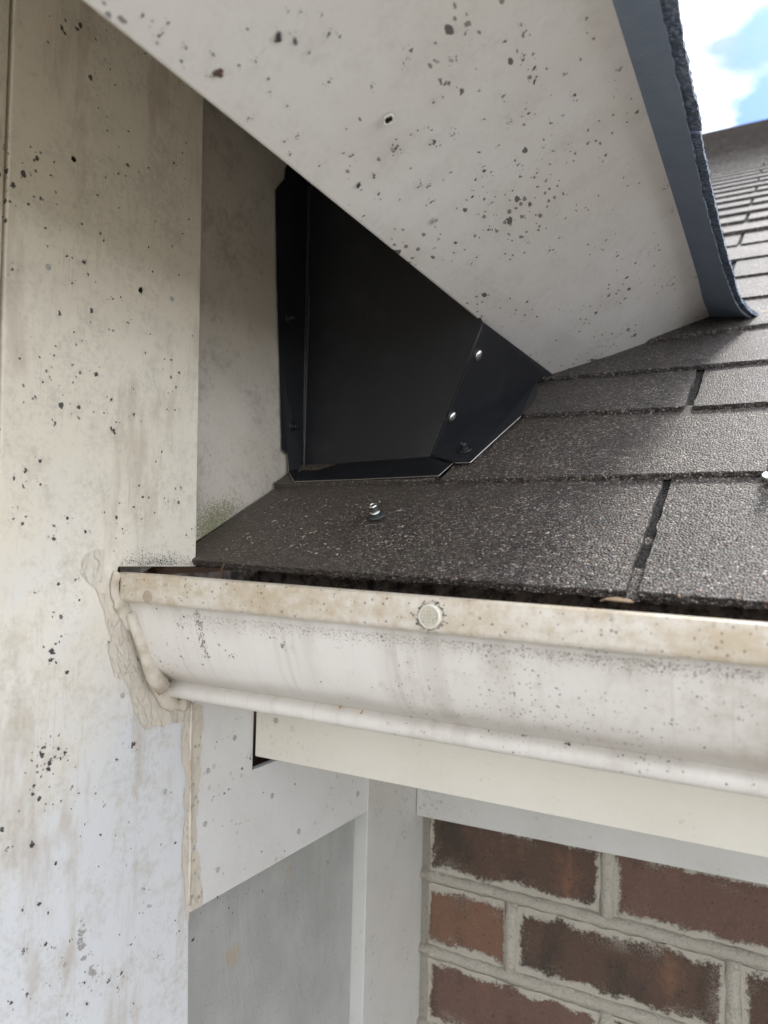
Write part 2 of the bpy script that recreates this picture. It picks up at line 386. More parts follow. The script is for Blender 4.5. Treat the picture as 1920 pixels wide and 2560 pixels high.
def spots(name, lst, ox, oy, bvh, mat, parent, sat=3, scale=1.0, k=1/1.728, asp=(1, 1.5)):
    parts = []
    for x, y, r in lst:
        x, y, r = ox+x*k, oy+y*k, r*k*scale
        hit, n, _, d = bvh.ray_cast(CAM, ray(x, y).normalized())
        if hit is None: continue
        if n.dot(CAM-hit) < 0: n = -n
        rr = r/FPX*d*.95
        ang = rnd.uniform(0, 3.1); e1, e2 = frame(n); e1, e2 = e1*math.cos(ang)+e2*math.sin(ang), e2*math.cos(ang)-e1*math.sin(ang); ap = rnd.uniform(*asp)
        if r < 3.2: parts.append(blob(hit, n, rr*.85, ap, ang))
        else:
            for q in range(int(5+r*.9)):
                t, u = rnd.uniform(0, 6.28), math.sqrt(rnd.random())*.75
                parts.append(blob(hit+e1*math.cos(t)*u*rr*ap+e2*math.sin(t)*u*rr/ap, n, rr*rnd.uniform(.16, .50)*(1.15-u*.5), rnd.uniform(1, 1.5), rnd.uniform(0, 3.1), 8, .00025+q*.00001))
        for _ in range(rnd.randint(0, sat) if r > 2.5 else 0):
            t = rnd.uniform(0, 6.28); q = r*rnd.uniform(1.4, 3.6)
            h2, n2, _, d2 = bvh.ray_cast(CAM, ray(x+math.cos(t)*q, y+math.sin(t)*q).normalized())
            if h2 is None or (h2-hit).length > .03: continue
            if n2.dot(CAM-h2) < 0: n2 = -n2
            parts.append(blob(h2, n2, rr*rnd.uniform(.12, .38), rnd.uniform(1, 1.6), rnd.uniform(0, 3.1), 7))
    if parts:
        v, f = join(*parts); o = mk(name, v, f, mat, parent); o['kind'] = 'stuff'; return o
def nail_hole(x, y, X_or_bvh, parent, r=8, name='nail_hole'):
    hit, n, _, d = X_or_bvh.ray_cast(CAM, ray(x, y).normalized())
    if n.dot(CAM-hit) < 0: n = -n
    R_ = r/FPX*d
    v, f = blob(hit, n, R_*.8, 1.1, .4, 11, .0005, .25)
    o = mk(name, v, f, m_hole, parent)
    rim = tube([hit+n*.0003+(frame(n)[0]*math.cos(t*.698)+frame(n)[1]*math.sin(t*.698))*R_*(1+rnd.uniform(-.12, .12)) for t in range(10)], [R_*.22*rnd.uniform(.6, 1.3) for _ in range(10)], 6)
    mk('rim', rim[0], rim[1], parent.data.materials[0] if parent.type == 'MESH' else m_corner, o, True)
    return o
def nail_head(x, y, bvh, parent, r=7):
    hit, n, _, d = bvh.ray_cast(CAM, ray(x, y).normalized())
    if n.dot(CAM-hit) < 0: n = -n
    R_ = r/FPX*d
    v, f = lathe(hit, n, [(R_, -.0005), (R_, .0004), (R_*.8, .0007), (R_*.62, .0003), (R_*.2, .0002)], 14)
    return mk('nail_head', v, f, m_nail, parent)

# ------------------------------------------------------------------ walls left of the gutter (plane X = 0, facing +X)
TH = Vector((-.019, 0, 0))
def px_poly(pts, X=0.0): return [onX(x, y, X) for x, y in pts]
cpoly = px_poly([(40, -150), (520, -150), (510, 245), (498, 930), (490, 1417), (297, 1417), (292, 1446), (330, 1500), (478, 1520), (475, 1755), (471, 2560), (470, 2760), (-52, 2760), (2, 1100), (11, 720), (37, 0)])
for i_, z_ in ((0, .425), (1, .425)): cpoly[i_].z = ZC+z_
cpoly[11:13] = [cpoly[11], Vector((0, cpoly[11].y, ZC-1.9)), Vector((0, cpoly[12].y-.02, ZC-1.9)), cpoly[12]]
corner = mk('corner_board', *prism(cpoly, TH), m_corner, bevel=.0009)
tag(corner, 'wide white corner board on the left speckled with black mildew, gutter butting against it', 'trim board')
p0 = onX(37, 0); p1 = onX(-52, 2760)
side = mk('side_board', *prism([Vector((-.001, p0.y-.0028+(p0.y-p1.y)*.1, ZC+.425)), Vector((-.001, p1.y-.0028, p1.z)), Vector((-.001, p1.y-.0228, ZC-1.9)), Vector((-.001, -.40, ZC-1.9)), Vector((-.001, -.40, ZC+.425))], TH), m_corner, bevel=.0012)
tag(side, 'white board at the left picture edge beyond the thin vertical seam', 'trim board')
sh = mk('sheathing', *boxv((-.075, -.40, 0), (-.0705, 2.1*U, ZC+.42)), m_wood)
tag(sh, 'dark wooden sheathing glimpsed in the gaps behind the white boards', 'sheathing')
PX = -.05*U
pan = [Vector((PX, V(0, 1.0, 0).y, ZC+.36)), Vector((PX, V(0, 1.0, 0).y, E0.z+.012))]
pa, pb = onX(493, 1352, PX), onX(722, 1203, PX)
pan = [Vector((PX, pa.y-.05, ZC+.40)), Vector((PX, pa.y-.05, pa.z-.022)), pa, pb, pb+SDIR*.35, Vector((PX, pb.y+.35, ZC+.45))]
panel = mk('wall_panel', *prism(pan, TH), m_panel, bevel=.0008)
tag(panel, 'shaded grey-white wall panel with a green moss stain between the corner board and black flashing', 'wall panel')
bv_panel = bvh_of([panel])
def moss_patch():
    parts = []
    for _ in range(3000):
        x = rnd.gauss(535, 30); y = 1325-(x-495)*.42+rnd.gauss(0, 26)
        if x < 492: continue
        hit, n, _, d = bv_panel.ray_cast(CAM, ray(x, y).normalized())
        if hit is None or hit.z < pa.z+(hit.y-pa.y)*.497: continue
        parts.append(blob(hit, Vector((1, 0, 0)), rnd.uniform(.00015, .0005), rnd.uniform(1, 1.5), rnd.uniform(0, 3), 6))
    v, f = join(*parts); o = mk('moss_stain', v, f, m_moss, panel); o['kind'] = 'stuff'
moss_patch()
# wooden filler strip in the gap between panel and roof
ws = mk('filler_strip', *prism([RP(PX-.012, -.02, .001), RP(PX-.012, .55, .001), RP(PX-.012, .55, .026), RP(PX-.012, -.02, .026)], Vector((.008, 0, 0))), m_wood)
tag(ws, 'rough brown wood strip in the gap under the shaded wall panel', 'wood strip')

# ------------------------------------------------------------------ return panel under the gutter, post, siding
z_top = V(0, 0, -.296).z
ret = [onX(476, 1745, -.0012), Vector((-.0012, 1.2862*U, z_top)), Vector((-.0012, 1.2885*U, V(0, 0, -.4895).z)), Vector((-.0012, 1.793*U, V(0, 0, -.4895).z)), onX(919, 2028, -.0012), onX(473, 2283, -.0012)]
retp = mk('return_panel', *prism(ret, TH*.3), m_return, bevel=.0007)
tag(retp, 'white end panel below the gutter with slanting lower edge and painted nail heads', 'trim panel')
bv_ret = bvh_of([retp])
for x, y in [(1013, 8), (898, 150), (886, 380), (940, 578), (1175, 258), (1290, 412), (1545, 250)]:
    nail_head(x/1.728, 1840+y/1.728, bv_ret, retp, 6.5)
XS = -.041*U
sid = mk('siding_panel', *boxv((XS-.012, .95*U, ZC-1.9), (XS, 1.795*U-.0005, ZC-.53*U)), m_siding)
tag(sid, 'grey stained siding panel set back beneath the white end panel', 'siding panel')
post = mk('trim_post', *boxv((XS-.03, 1.795*U, ZC-1.9), (0, 2.144*U+.06, ZC-.452*U)), m_trim, bevel=.0009)
tag(post, 'white vertical trim post between the siding panel and the brick wall', 'trim post')

# ------------------------------------------------------------------ eave: fascia, soffit, frieze, bricks
XR = 3.2*U
fas = mk('fascia_board', *boxv((.0008, 1.2862*U, V(0, 0, -.459).z), (XR, 1.2862*U+.019, V(0, 0, -.085).z)), m_cream, bevel=.001)
tag(fas, 'cream fascia board running right directly under the gutter', 'fascia board')
bv_fas = bvh_of([fas])
nail_head(690, 1801, bv_fas, fas, 7)
sof = mk('soffit_panel', *boxv((.0008, 1.2862*U+.0195, V(0, 0, -.452).z), (XR, 2.30*U, V(0, 0, -.452).z+.008)), m_trim)
tag(sof, 'flat soffit panel tucked behind the lower edge of the cream fascia board', 'soffit')
YB = 2.144*U
fz = mk('frieze_board', *prism([Vector((.0008, YB-.016, V(0, 0, -.4525).z)), Vector((.0008, YB-.016, onY(1055, 2042, YB-.016).z)), Vector((XR, YB-.016, onY(1055, 2042, YB-.016).z+(onY(1920, 2213, YB-.016).z-onY(1055, 2042, YB-.016).z)*3.2)), Vector((XR, YB-.016, V(0, 0, -.4525).z))], Vector((0, .0145, 0))), m_trim, bevel=.0008)
tag(fz, 'dull white frieze board across the top of the brick wall', 'frieze board')

# brick wall
def brick_material(name, dark, mid, orange):
    m = M(name, .85, .25)
    oi = m.new('ShaderNodeObjectInfo').outputs['Random']
    off = m.new('ShaderNodeCombineXYZ'); m.L(m.math('MULTIPLY', oi, 7.0), off.inputs[0]); m.L(m.math('MULTIPLY', oi, 3.0), off.inputs[2])
    va = m.new('ShaderNodeVectorMath', operation='ADD'); m.L(m.co, va.inputs[0]); m.L(off.outputs[0], va.inputs[1]); P = va.outputs[0]
    patch = m.noise(19, 4, .55, m.map((1, 1, .45), vec=P))
    c = m.ramp(m.math('MULTIPLY_ADD', m.noise(120, 5, .7, P), .18, m.math('MULTIPLY', patch, .85)), [(.37, dark), (.48, mid), (.56, mid), (.66, orange)])
    c = m.mix(m.math('MULTIPLY', m.step(m.noise(420, 4, .7, P), .52, .68), .45), c, tuple(q*1.6 for q in mid))
    c = m.mix(m.math('MULTIPLY', m.speck(340, .36), .5), c, (.02, .015, .013))
    g = m.sep(m.tc.outputs['Generated'])
    ex = m.math('MULTIPLY', m.math('MINIMUM', g[0], m.math('SUBTRACT', 1.0, g[0])), 3.3)
    ed = m.math('MINIMUM', ex, m.math('MINIMUM', g[2], m.math('SUBTRACT', 1.0, g[2])))
    nz = m.math('ADD', m.math('MULTIPLY', m.noise(300, 4, .75, P), .22), m.math('MULTIPLY', m.noise(38, 5, .7, P), .40))
    s_ = m.math('SUBTRACT', 1.0, m.step(m.math('ADD', ed, m.math('MULTIPLY', nz, -1.0)), -.235, -.17))
    scum = m.math('MULTIPLY', m.step(m.math('ADD', m.math('MULTIPLY', m.noise(600, 3, .8, P), .5), m.math('MULTIPLY', m.noise(22, 4, .6, P), .5)), .53, .60), .5)
    scum = m.math('MULTIPLY', scum, m.math('SUBTRACT', 1.0, m.step(ed, .08, .35)))
    s_ = m.math('MAXIMUM', s_, scum)
    c = m.mix(s_, c, m.mix(m.noise(260, 4, .7, P), (.50, .465, .385), (.68, .635, .545)))
    m.col(c)
    b = m.bump(m.noise(420, 5, .8, P), .9, .003); b = m.bump(m.noise(70, 4, .7, P), .6, .004, b); m.bump(s_, .7, .002, b)
    return m.m
m_brick = [brick_material("brick_dark", (.080, .062, .050), (.135, .090, .068), (.26, .138, .088)),
           brick_material("brick_plum", (.125, .082, .067), (.19, .118, .093), (.235, .135, .098)),
           brick_material("brick_orange", (.16, .105, .078), (.25, .145, .098), (.31, .18, .118))]
mm = M("mortar", .9, .2)
c = mm.mix(mm.noise(90, 5, .7), (.63, .585, .49), (.76, .71, .61)); c = mm.mix(mm.math('MULTIPLY', mm.step(mm.noise(330, 4, .7), .55, .7), .5), c, (.24, .22, .18))
mm.col(c); b_ = mm.bump(mm.noise(480, 5, .8), .9, .003); mm.bump(mm.noise(60, 5, .7), .8, .006, b_); m_mortar = mm.m
bw = empty('brick_wall', (1.2*U, YB+.05, 0), 'red brown brick wall with thick smeared pale mortar under the frieze board', 'brick wall')
beds = [-.571+(-.227)*i for i in range(12)]    # -.571, -.798, -1.025, -1.252 ...
JB, JH = .020, .018                            # half joint heights in survey units
def brick_mesh(x0, x1, z0, z1, mi):
    nx, nz = 16, 5
    a, b = V(x0, 2.144, z0), V(x1, 2.144, z1)
    vs_, fs = [], []
    for j in range(nz+1):
        for i in range(nx+1):
            u, t = i/nx, j/nz
            edge = (i in (0, nx)) or (j in (0, nz))
            x = a.x+(b.x-a.x)*u; z = a.z+(b.z-a.z)*t
            if i in (0, nx): x += rnd.uniform(-.0014, .0014)
            if j in (0, nz): z += rnd.uniform(-.0013, .0013)
            y = YB + (.0012 if edge else -.0004) + mnoise.noise(Vector((x*60, z*60, x0*9)))*.0009
            vs_.append(Vector((x, y, z)))
    n = (nx+1)*(nz+1); rim = [i for i in range(nx+1)] + [j*(nx+1)+nx for j in range(1, nz+1)] + [nz*(nx+1)+i for i in range(nx-1, -1, -1)] + [j*(nx+1) for j in range(nz-1, 0, -1)]
    for j in range(nz):
        for i in range(nx): q = j*(nx+1)+i; fs.append((q, q+1, q+nx+2, q+nx+1))
    vs_ += [vs_[i]+Vector((0, .06, 0)) for i in rim]
    for k in range(len(rim)): fs.append((rim[k], n+k, n+(k+1) % len(rim), rim[(k+1) % len(rim)]))
    return vs_, fs
heads = []
for i in range(len(beds)-1):
    zt, zb = beds[i]-JB, beds[i+1]+JB
    js = [.030-JH] + ([.568, 1.165, 1.762, 2.36] if i % 2 == 1 else [.293, .885, 1.48, 2.08]) + [2.7]
    for k in range(len(js)-1):
        mi = {(1, 0): 0, (1, 1): 1, (2, 0): 2, (2, 1): 0, (2, 2): 0, (3, 0): 1, (3, 1): 1}.get((i, k), (i*3+k*2) % 3)
        v, f = brick_mesh(js[k]+JH, js[k+1]-JH, zb, zt, mi)
        # own origin per brick so every brick shows its own part of the texture
        o = mk('brick', v, f, m_brick[mi], bw)
        if k: heads.append((js[k], zb-.006, zt+.006))
parts = [boxv((.0005, YB+.003, ZC-3.08*U), (2.7*U, YB+.03, ZC-.571*U))]
for z in beds[1:]:
    pts = [Vector((x*U/20, YB+.0042+mnoise.noise(Vector((x*.7, z*9, 0)))*.0018, ZC+z*U+mnoise.noise(Vector((x*.5, z*5, 4)))*.0012)) for x in range(0, 54)]
    parts.append(tube(pts, [.0062+mnoise.noise(Vector((x*.9, z*3, 7)))*.0012 for x in range(54)], 10))
for x, zb, zt in heads:
    pts = [Vector((x*U+mnoise.noise(Vector((t*.6, x*9, 0)))*.001, YB+.0035, ZC+(zb+(zt-zb)*t/8)*U)) for t in range(9)]
    parts.append(tube(pts, [.0066+mnoise.noise(Vector((t*.9, x*3, 7)))*.001 for t in range(9)], 10))
v, f = join(*parts); mk('mortar', v, f, m_mortar, bw, True)
v, f = boxv((0, YB+.031, 0), (2.7*U, YB+.1, ZC-.571*U)); mk('wall_core', v, f, m_brick[1], bw)

# ------------------------------------------------------------------ gutter
gut = empty('gutter', (.5*U, 1.05*U, V(0, 0, -.292).z), 'dirty white rain gutter with brown stained lip along the shingle roof edge', 'gutter')
#   outer profile in (Y, Z) survey units from the hem of the lip down and back to the fascia
lip = [(.935, -.064), (.931, -.0590), (.905, -.0575), (.8985, -.0600), (.8972, -.066), (.8974, -.099), (.899, -.1045), (.904, -.1070)]
body = [(.904, -.1071), (.911, -.1080), (.917, -.1120), (.921, -.122), (.929, -.150), (.940, -.175), (.951, -.200), (.966, -.222), (.985, -.238), (1.005, -.249), (1.021, -.2545), (1.0250, -.2578), (1.0205, -.2617), (1.0150, -.268), (1.0155, -.278), (1.0205, -.286), (1.030, -.2905), (1.045, -.2920), (1.10, -.2925), (1.27, -.2925)]
back = [(1.27, -.2924), (1.281, -.285), (1.2835, -.20), (1.2835, -.058)]
GX = [0.0, .02, .05, .1, .2, .3, .4, .5, .6, .7, .8, .9, 1.0, 1.15, 1.3, 1.6, 2.0, 2.6, 3.2]
def sag(X, z): return -max(0, X-.05)*(.0065+.0105*min(1, max(0, (z+.29)/.232)))      # slight fall to the right as in the photograph
def sweep(prof, th, xs=GX, dent=0):
    n = len(prof); vs_, fs = [], []
    # inner offset
    inn = []
    for i in range(n):
        a = Vector(prof[max(0, i-1)]); b = Vector(prof[min(n-1, i+1)]); t = (b-a).normalized(); inn.append(Vector(prof[i])+Vector((-t.y, t.x))*th)
    ring = [Vector(p) for p in prof] + inn[::-1]
    m = len(ring)
    for X in xs:
        for q in ring: vs_.append(V(X, q.x, q.y+sag(X, q.y)))
    for i in range(len(xs)-1):
        for k in range(m): fs.append((i*m+k, i*m+(k+1) % m, (i+1)*m+(k+1) % m, (i+1)*m+k))
    fs.append(tuple(range(m))); fs.append(tuple(range((len(xs)-1)*m, len(xs)*m)))
    return vs_, fs
v, f = sweep(lip, .003); lip_o = mk('lip', v, f, m_lip, gut, True)
v, f = sweep(body, .003); body_o = mk('trough', v, f, m_gutter, gut, True)
v, f = sweep(back, .003); back_o = mk('back_flange', v, f, m_inside, gut)
for o in (lip_o, body_o):
    md = o.modifiers.new('edge', 'EDGE_SPLIT'); md.split_angle = math.radians(55)
inner = [(.915, -.108), (.932, -.12), (.955, -.16), (.995, -.200), (1.05, -.235), (1.055, -.280), (1.26, -.284), (1.272, -.2)]
v, f = sweep(inner, .004); mk('inner_face', v, f, m_inside, gut)
prof_end = [(.9, -.066)] + lip[4:] + body[1:] + back[1:]
v, f = prism([V(.0015/U, a, b) for a, b in prof_end], Vector((.0012, 0, 0))); mk('end_cap', v, f, m_inside, gut)
bv_lip = bvh_of([lip_o]); bv_gut = bvh_of([lip_o, body_o])
# waffle topped screw cap on the lip
def screw_cap(x, y, r):
    hit, n, _, d = bv_lip.ray_cast(CAM, ray(x, y).normalized()); n = Vector((0, -1, 0)); R_ = r/FPX*d
    a, b = Vector((1, 0, 0)), Vector((0, 0, 1))
    parts = [lathe(hit, n, [(R_*1.0, -.001), (R_*1.02, .0012), (R_*.97, .0021), (R_*.88, .0024), (R_*.82, .0020), (R_*.78, .0006), (R_*.1, .0006)], 28)]
    st = R_*.27
    for i in range(-3, 4):
        for j in range(-3, 4):
            if math.hypot(i, j)*st > R_*.68: continue
            c0 = hit+a*i*st+b*j*st
            if (i+j) % 2: e1, e2 = a*st*.46, b*st*.22
            else: e1, e2 = a*st*.22, b*st*.46
            q = [c0-e1-e2, c0+e1-e2, c0+e1+e2, c0-e1+e2]
            parts.append(([p+n*.0005 for p in q]+[c0+(p-c0)*.7+n*.0027 for p in q], [(4, 5, 6, 7), (0, 1, 5, 4), (1, 2, 6, 5), (2, 3, 7, 6), (3, 0, 4, 7)]))
    v, f = join(*parts); return mk('screw_cap', v, f, m_cap, gut)
screw_cap(1077, 1541, 30)
def ring_dirt(x, y, r):
    parts = []
    for _ in range(150):
        t = rnd.uniform(0, 6.28); q = r*(1.0+abs(rnd.gauss(0, .30))*(.35+.9*max(0, mnoise.noise(Vector((math.cos(t)*1.5, math.sin(t)*1.5, 2)))+.3)))
        hit, n, _, d = bv_gut.ray_cast(CAM, ray(x+math.cos(t)*q, y+math.sin(t)*q).normalized())
        if hit is None: continue
        if n.dot(CAM-hit) < 0: n = -n
        parts.append(blob(hit, n, rnd.uniform(.0001, .00045), rnd.uniform(1, 1.5), rnd.uniform(0, 3), 6, .0002))
    v, f = join(*parts); o = mk('grime_ring', v, f, m_mildew, gut); o['kind'] = 'stuff'
ring_dirt(1077, 1541, 31)
hit, n, _, d = bv_lip.ray_cast(CAM, ray(369, 1492).normalized())
v, f = lathe(hit, Vector((0, -1, 0)), [(.0034, -.0003), (.0036, .0002), (.0030, .0007), (.001, .0008)], 18); mk('paint_blister', v, f, m_blister, gut)
hit, n, _, d = bv_lip.ray_cast(CAM, ray(453, 1487).normalized())
v, f = lathe(hit, Vector((0, -1, 0)), [(.0031, -.0003), (.0032, .0001), (.0026, .0004), (.001, .0004)], 18); mk('paint_blister', v, f, m_lip, gut)

# gutter sealant: bead along the gutter end, smears on the boards and the seam line
sea = empty('sealant', onX(400, 1760), 'lumpy tan sealant smeared where the gutter end meets the corner board', 'sealant')
bp = [(296, 1432), (287, 1455), (288, 1486), (303, 1512), (325, 1548), (345, 1592), (358, 1636), (374, 1676), (392, 1706), (401, 1728), (412, 1750), (440, 1762), (476, 1756)]
pts, rad = [], []
for i in range(len(bp)-1):
    for k in range(4):
        t = k/4; x = bp[i][0]*(1-t)+bp[i+1][0]*t; y = bp[i][1]*(1-t)+bp[i+1][1]*t
        pts.append(onX(x+2.5*mnoise.noise(Vector((i*.9+t*.9, 8, 0))), y, .0014)); rad.append(.0031+.0009*mnoise.noise(Vector((i*1.7+t*1.7, 3, 0)))+(.002 if 1500 < y < 1560 else 0)+(.0022 if 1695 < y < 1760 else 0))
v, f = tube(pts, rad, 12, (Vector((1, 0, 0)), .38)); mk('bead', v, f, m_caulk, sea, True)
# fillet of sealant running from the board on to the gutter face
fl = []
for (x, y, X) in [(330, 1530, .004), (352, 1590, .006), (366, 1640, .006), (384, 1688, .007), (410, 1722, .008)]: fl.append(onX(x, y, X))
v, f = tube(fl, [.0045, .0052, .0046, .0058, .0052], 10, (Vector((1, 0, 0)), .7)); mk('bead', v, f, m_caulk, sea, True)
def inside(p, poly):
    c = False; j = len(poly)-1
    for i in range(len(poly)):
        (x1, y1), (x2, y2) = poly[i], poly[j]
        if (y1 > p[1]) != (y2 > p[1]) and p[0] < (x2-x1)*(p[1]-y1)/(y2-y1)+x1: c = not c
        j = i
    return c
def edge_dist(p, poly):
    best = 9; j = len(poly)-1
    for i in range(len(poly)):
        ax, ay = poly[i]; bx, by = poly[j]; dx, dy = bx-ax, by-ay
        t = max(0, min(1, ((p[0]-ax)*dx+(p[1]-ay)*dy)/(dx*dx+dy*dy+1e-12))); best = min(best, math.hypot(p[0]-ax-dx*t, p[1]-ay-dy*t)); j = i
    return best
def smear(pp, X, hole=.3, ridge=.085):
    """thin dried film with an uneven border, gaps and raised paler strings"""
    poly = [(q.y, q.z) for q in px_poly(pp, X)]
    y0, y1 = min(q[0] for q in poly)-.004, max(q[0] for q in poly)+.004; z0, z1 = min(q[1] for q in poly)-.004, max(q[1] for q in poly)+.004
    st = .0006; ny, nz = int((y1-y0)/st), int((z1-z0)/st)
    film, strg = {}, {}
    vf, ff, vs2, fs2 = [], [], [], []
    def vid(d, lst, i, j, h):
        if (i, j) not in d: d[(i, j)] = len(lst); lst.append(Vector((X+h, y0+i*st, z0+j*st)))
        return d[(i, j)]
    def hgt(i, j):
        y, z = y0+i*st, z0+j*st
        return .00018+.00012*mnoise.noise(Vector((y*260, z*200, 3)))
    for i in range(ny):
        for j in range(nz):
            y, z = y0+(i+.5)*st, z0+(j+.5)*st
            w1 = mnoise.noise(Vector((y*120, z*90, 0)))*.0022+mnoise.noise(Vector((y*420, z*300, 2)))*.0011
            sd_ = edge_dist((y, z), poly)*(1 if inside((y, z), poly) else -1)+w1
            if sd_ < 0: continue
            wx, wz = y+mnoise.noise(Vector((y*150, z*150, 5)))*.004, z+mnoise.noise(Vector((y*150, z*150, 9)))*.004
            cell = mnoise.voronoi(Vector((wx*210, wz*150, .3)))[0]; rd = cell[1]-cell[0]
            lay = mnoise.noise(Vector((y*55, z*45, 12)))
            if rd < ridge*(.7+1.6*max(0, mnoise.noise(Vector((y*80, z*80, 21))))) and lay > -.12:
                fs2.append(tuple(vid(strg, vs2, i+a_, j+b_, .00042+hgt(i+a_, j+b_)) for a_, b_ in ((0, 0), (1, 0), (1, 1), (0, 1))))
            elif lay > -hole-.15:
                ff.append(tuple(vid(film, vf, i+a_, j+b_, hgt(i+a_, j+b_)) for a_, b_ in ((0, 0), (1, 0), (1, 1), (0, 1))))
    o = mk('smear', vf, ff, m_smear, sea, True); o['kind'] = 'stuff'
    o2 = mk('raised_string', vs2, fs2, m_string, o, True); o2['kind'] = 'stuff'
smear([(205, 1396), (240, 1376), (280, 1372), (294, 1400), (284, 1490), (300, 1530), (345, 1620), (372, 1690), (398, 1760), (474, 1754), (473, 1800), (420, 1812), (368, 1820), (345, 1800), (330, 1750), (318, 1700), (285, 1690), (275, 1650), (268, 1560), (258, 1520), (236, 1465), (200, 1430)], .0003, .12, .11)
smear([(455, 1802), (474, 1799), (472, 2290), (466, 2330), (461, 2200), (453, 2150), (461, 2050), (463, 1930), (453, 1870)], .0003, .6, .05)
smear([(480, 1757), (508, 1762), (505, 1850), (496, 2000), (490, 2090), (500, 2170), (506, 2262), (478, 2279)], -.0009, .6, .05)
pts = [onX(477.5-(y-1755)*.0095+1.5*mnoise.noise(Vector((y*.01, 0, 0))), y, .0002) for y in range(1757, 2285, 22)]
v, f = tube(pts, [.0011+.0005*mnoise.noise(Vector((i*.7, 5, 0))) for i in range(len(pts))], 7); mk('bead', v, f, m_caulk, sea, True)

# ------------------------------------------------------------------ lower roof
roof = empty('shingle_roof', RP(.5, 0, -.02), 'lower shingle roof rising away from the gutter, brown grey and dusty', 'roof')
XL = PX+.002
v, f = prism([RP(XL-2.6, .012, -.0005), RP(XL-2.6, 9.65, -.0005), RP(3.4, 9.65, -.0005), RP(3.4, .012, -.0005)], RN*-.012)
mk('roof_deck', v, f, m_asphalt, roof)
meas = [((503, 1402), (1920, 1503)), ((1134, 1198), (1920, 1178)), ((1255, 1039), (1920, 1005)), ((1502, 934), (1920, 899)), ((1778, 827), (1920, 808))]
lines = []
for a, b in meas:
    (xa, sa), (xb, sb) = roofXs(*a), roofXs(*b); sl_ = (sb-sa)/(xb-xa); lines.append((sa-sl_*xa, sl_))
last = lines[-1][0]+lines[-1][1]*.33
EXP = .131
NC = int((9.6-last)/EXP)
for i in range(NC): lines.append((last+EXP*(i+1), 0.0))
X0S = sum(roofXs(*p)[0] for p in ((1650, 1205), (1592, 1468)))/2
TAB = .305
def tab_mesh(x0, x1, k, near, cut=None, sl_top=None):
    a, m_ = lines[k]
    b, m2 = lines[k+1] if k+1 < len(lines) else (a+EXP, 0)
    nx = max(2, int((x1-x0)/.0035)) if near else 6
    jit = .0011 if near else .001
    rows = [0, .004, .05, .12, .2, .28, .36, .44, .52, .6, .7, .8, .9, 1.0, 1.1] if near else [0, .5, 1.1]
    vs_, fs = [], []
    ph = rnd.uniform(0, 50)
    R_ = len(rows)
    for i in range(nx+1):
        x = x0+(x1-x0)*i/nx
        s0 = a+m_*x + (mnoise.noise(Vector((x*18+ph, 0, 0)))*.0016 + mnoise.noise(Vector((x*160, ph, 0)))*.0009 + rnd.uniform(-jit, jit)*.4 if near else 0)
        s1 = b+m2*x
        for j, t in enumerate(rows):
            s = s0+(s1-s0)*t; xx = x
            if near and i in (0, nx): xx += rnd.uniform(-.0006, .0006) + mnoise.noise(Vector((s*45, ph, 1)))*.0006 + mnoise.noise(Vector((s*190, ph, 1)))*.0009
            h = (.0052 if k < 9 else .0085)-.0036*t*(1 if k < 9 else 1.9) + (mnoise.noise(Vector((x*7, s*7, ph)))*.0010 if near and j else 0)
            if j == 0: h -= .0006
            vs_.append(RP(xx, s, h))
    n = len(vs_)
    for i in range(nx+1):
        p = vs_[i*R_]; vs_.append(p - RN*(.0036 if k < 9 else .0072))
    for i in range(nx):
        for j in range(R_-1):
            q = i*R_+j; fs.append((q, q+R_, q+R_+1, q+1))
        fs.append((n+i, n+i+1, (i+1)*R_, i*R_))
    # side walls
    o = len(vs_)
    for i in (0, nx):
        base = [vs_[i*R_+j]-RN*.0034 for j in range(R_)]; o = len(vs_); vs_ += base
        for j in range(R_-1): fs.append((i*R_+j, i*R_+j+1, o+j+1, o+j))
    return vs_, fs
far_parts = []
count = 0
cutX = {1: .355*U, 2: roofXs(1258, 1040)[0], 3: roofXs(1330, 955)[0]+.0}
for k in range(len(lines)-1):
    s = lines[k][0]
    near = k < 5
    xmin, xmax = (XL, 2.6*U) if k < 6 else (max(-2.4, .15-.10*s-.35), .52+.02*s)
    ox = X0S+(.10 if k == 4 else 0) if k % 2 == 0 else X0S-TAB/2
    j0 = math.floor((xmin-ox)/TAB)
    x = ox+j0*TAB
    while x < xmax:
        a, b = max(x, xmin), min(x+TAB, xmax+.2)
        gap = .0030 if near else .003
        a2, b2 = a+(gap if a == x else .001)+rnd.uniform(-.001, .001), b-gap+rnd.uniform(-.001, .001)
        if k in cutX and a2 < cutX[k] and b2 > cutX[k] and k != 1: a2 = cutX[k]
        elif k in cutX and b2 <= cutX[k] and k > 1: x += TAB; continue
        if b2-a2 > .01:
            v, f = tab_mesh(a2, b2, k, near)
            if count < 290:
                mk('shingle', v, f, m_shingle if k < 3 else m_shingle_far, roof); count += 1
            else: far_parts.append((v, f))
        x += TAB
if far_parts:
    v, f = join(*far_parts); o = mk('far_shingles', v, f, m_shingle_far, roof); o['kind'] = 'stuff'
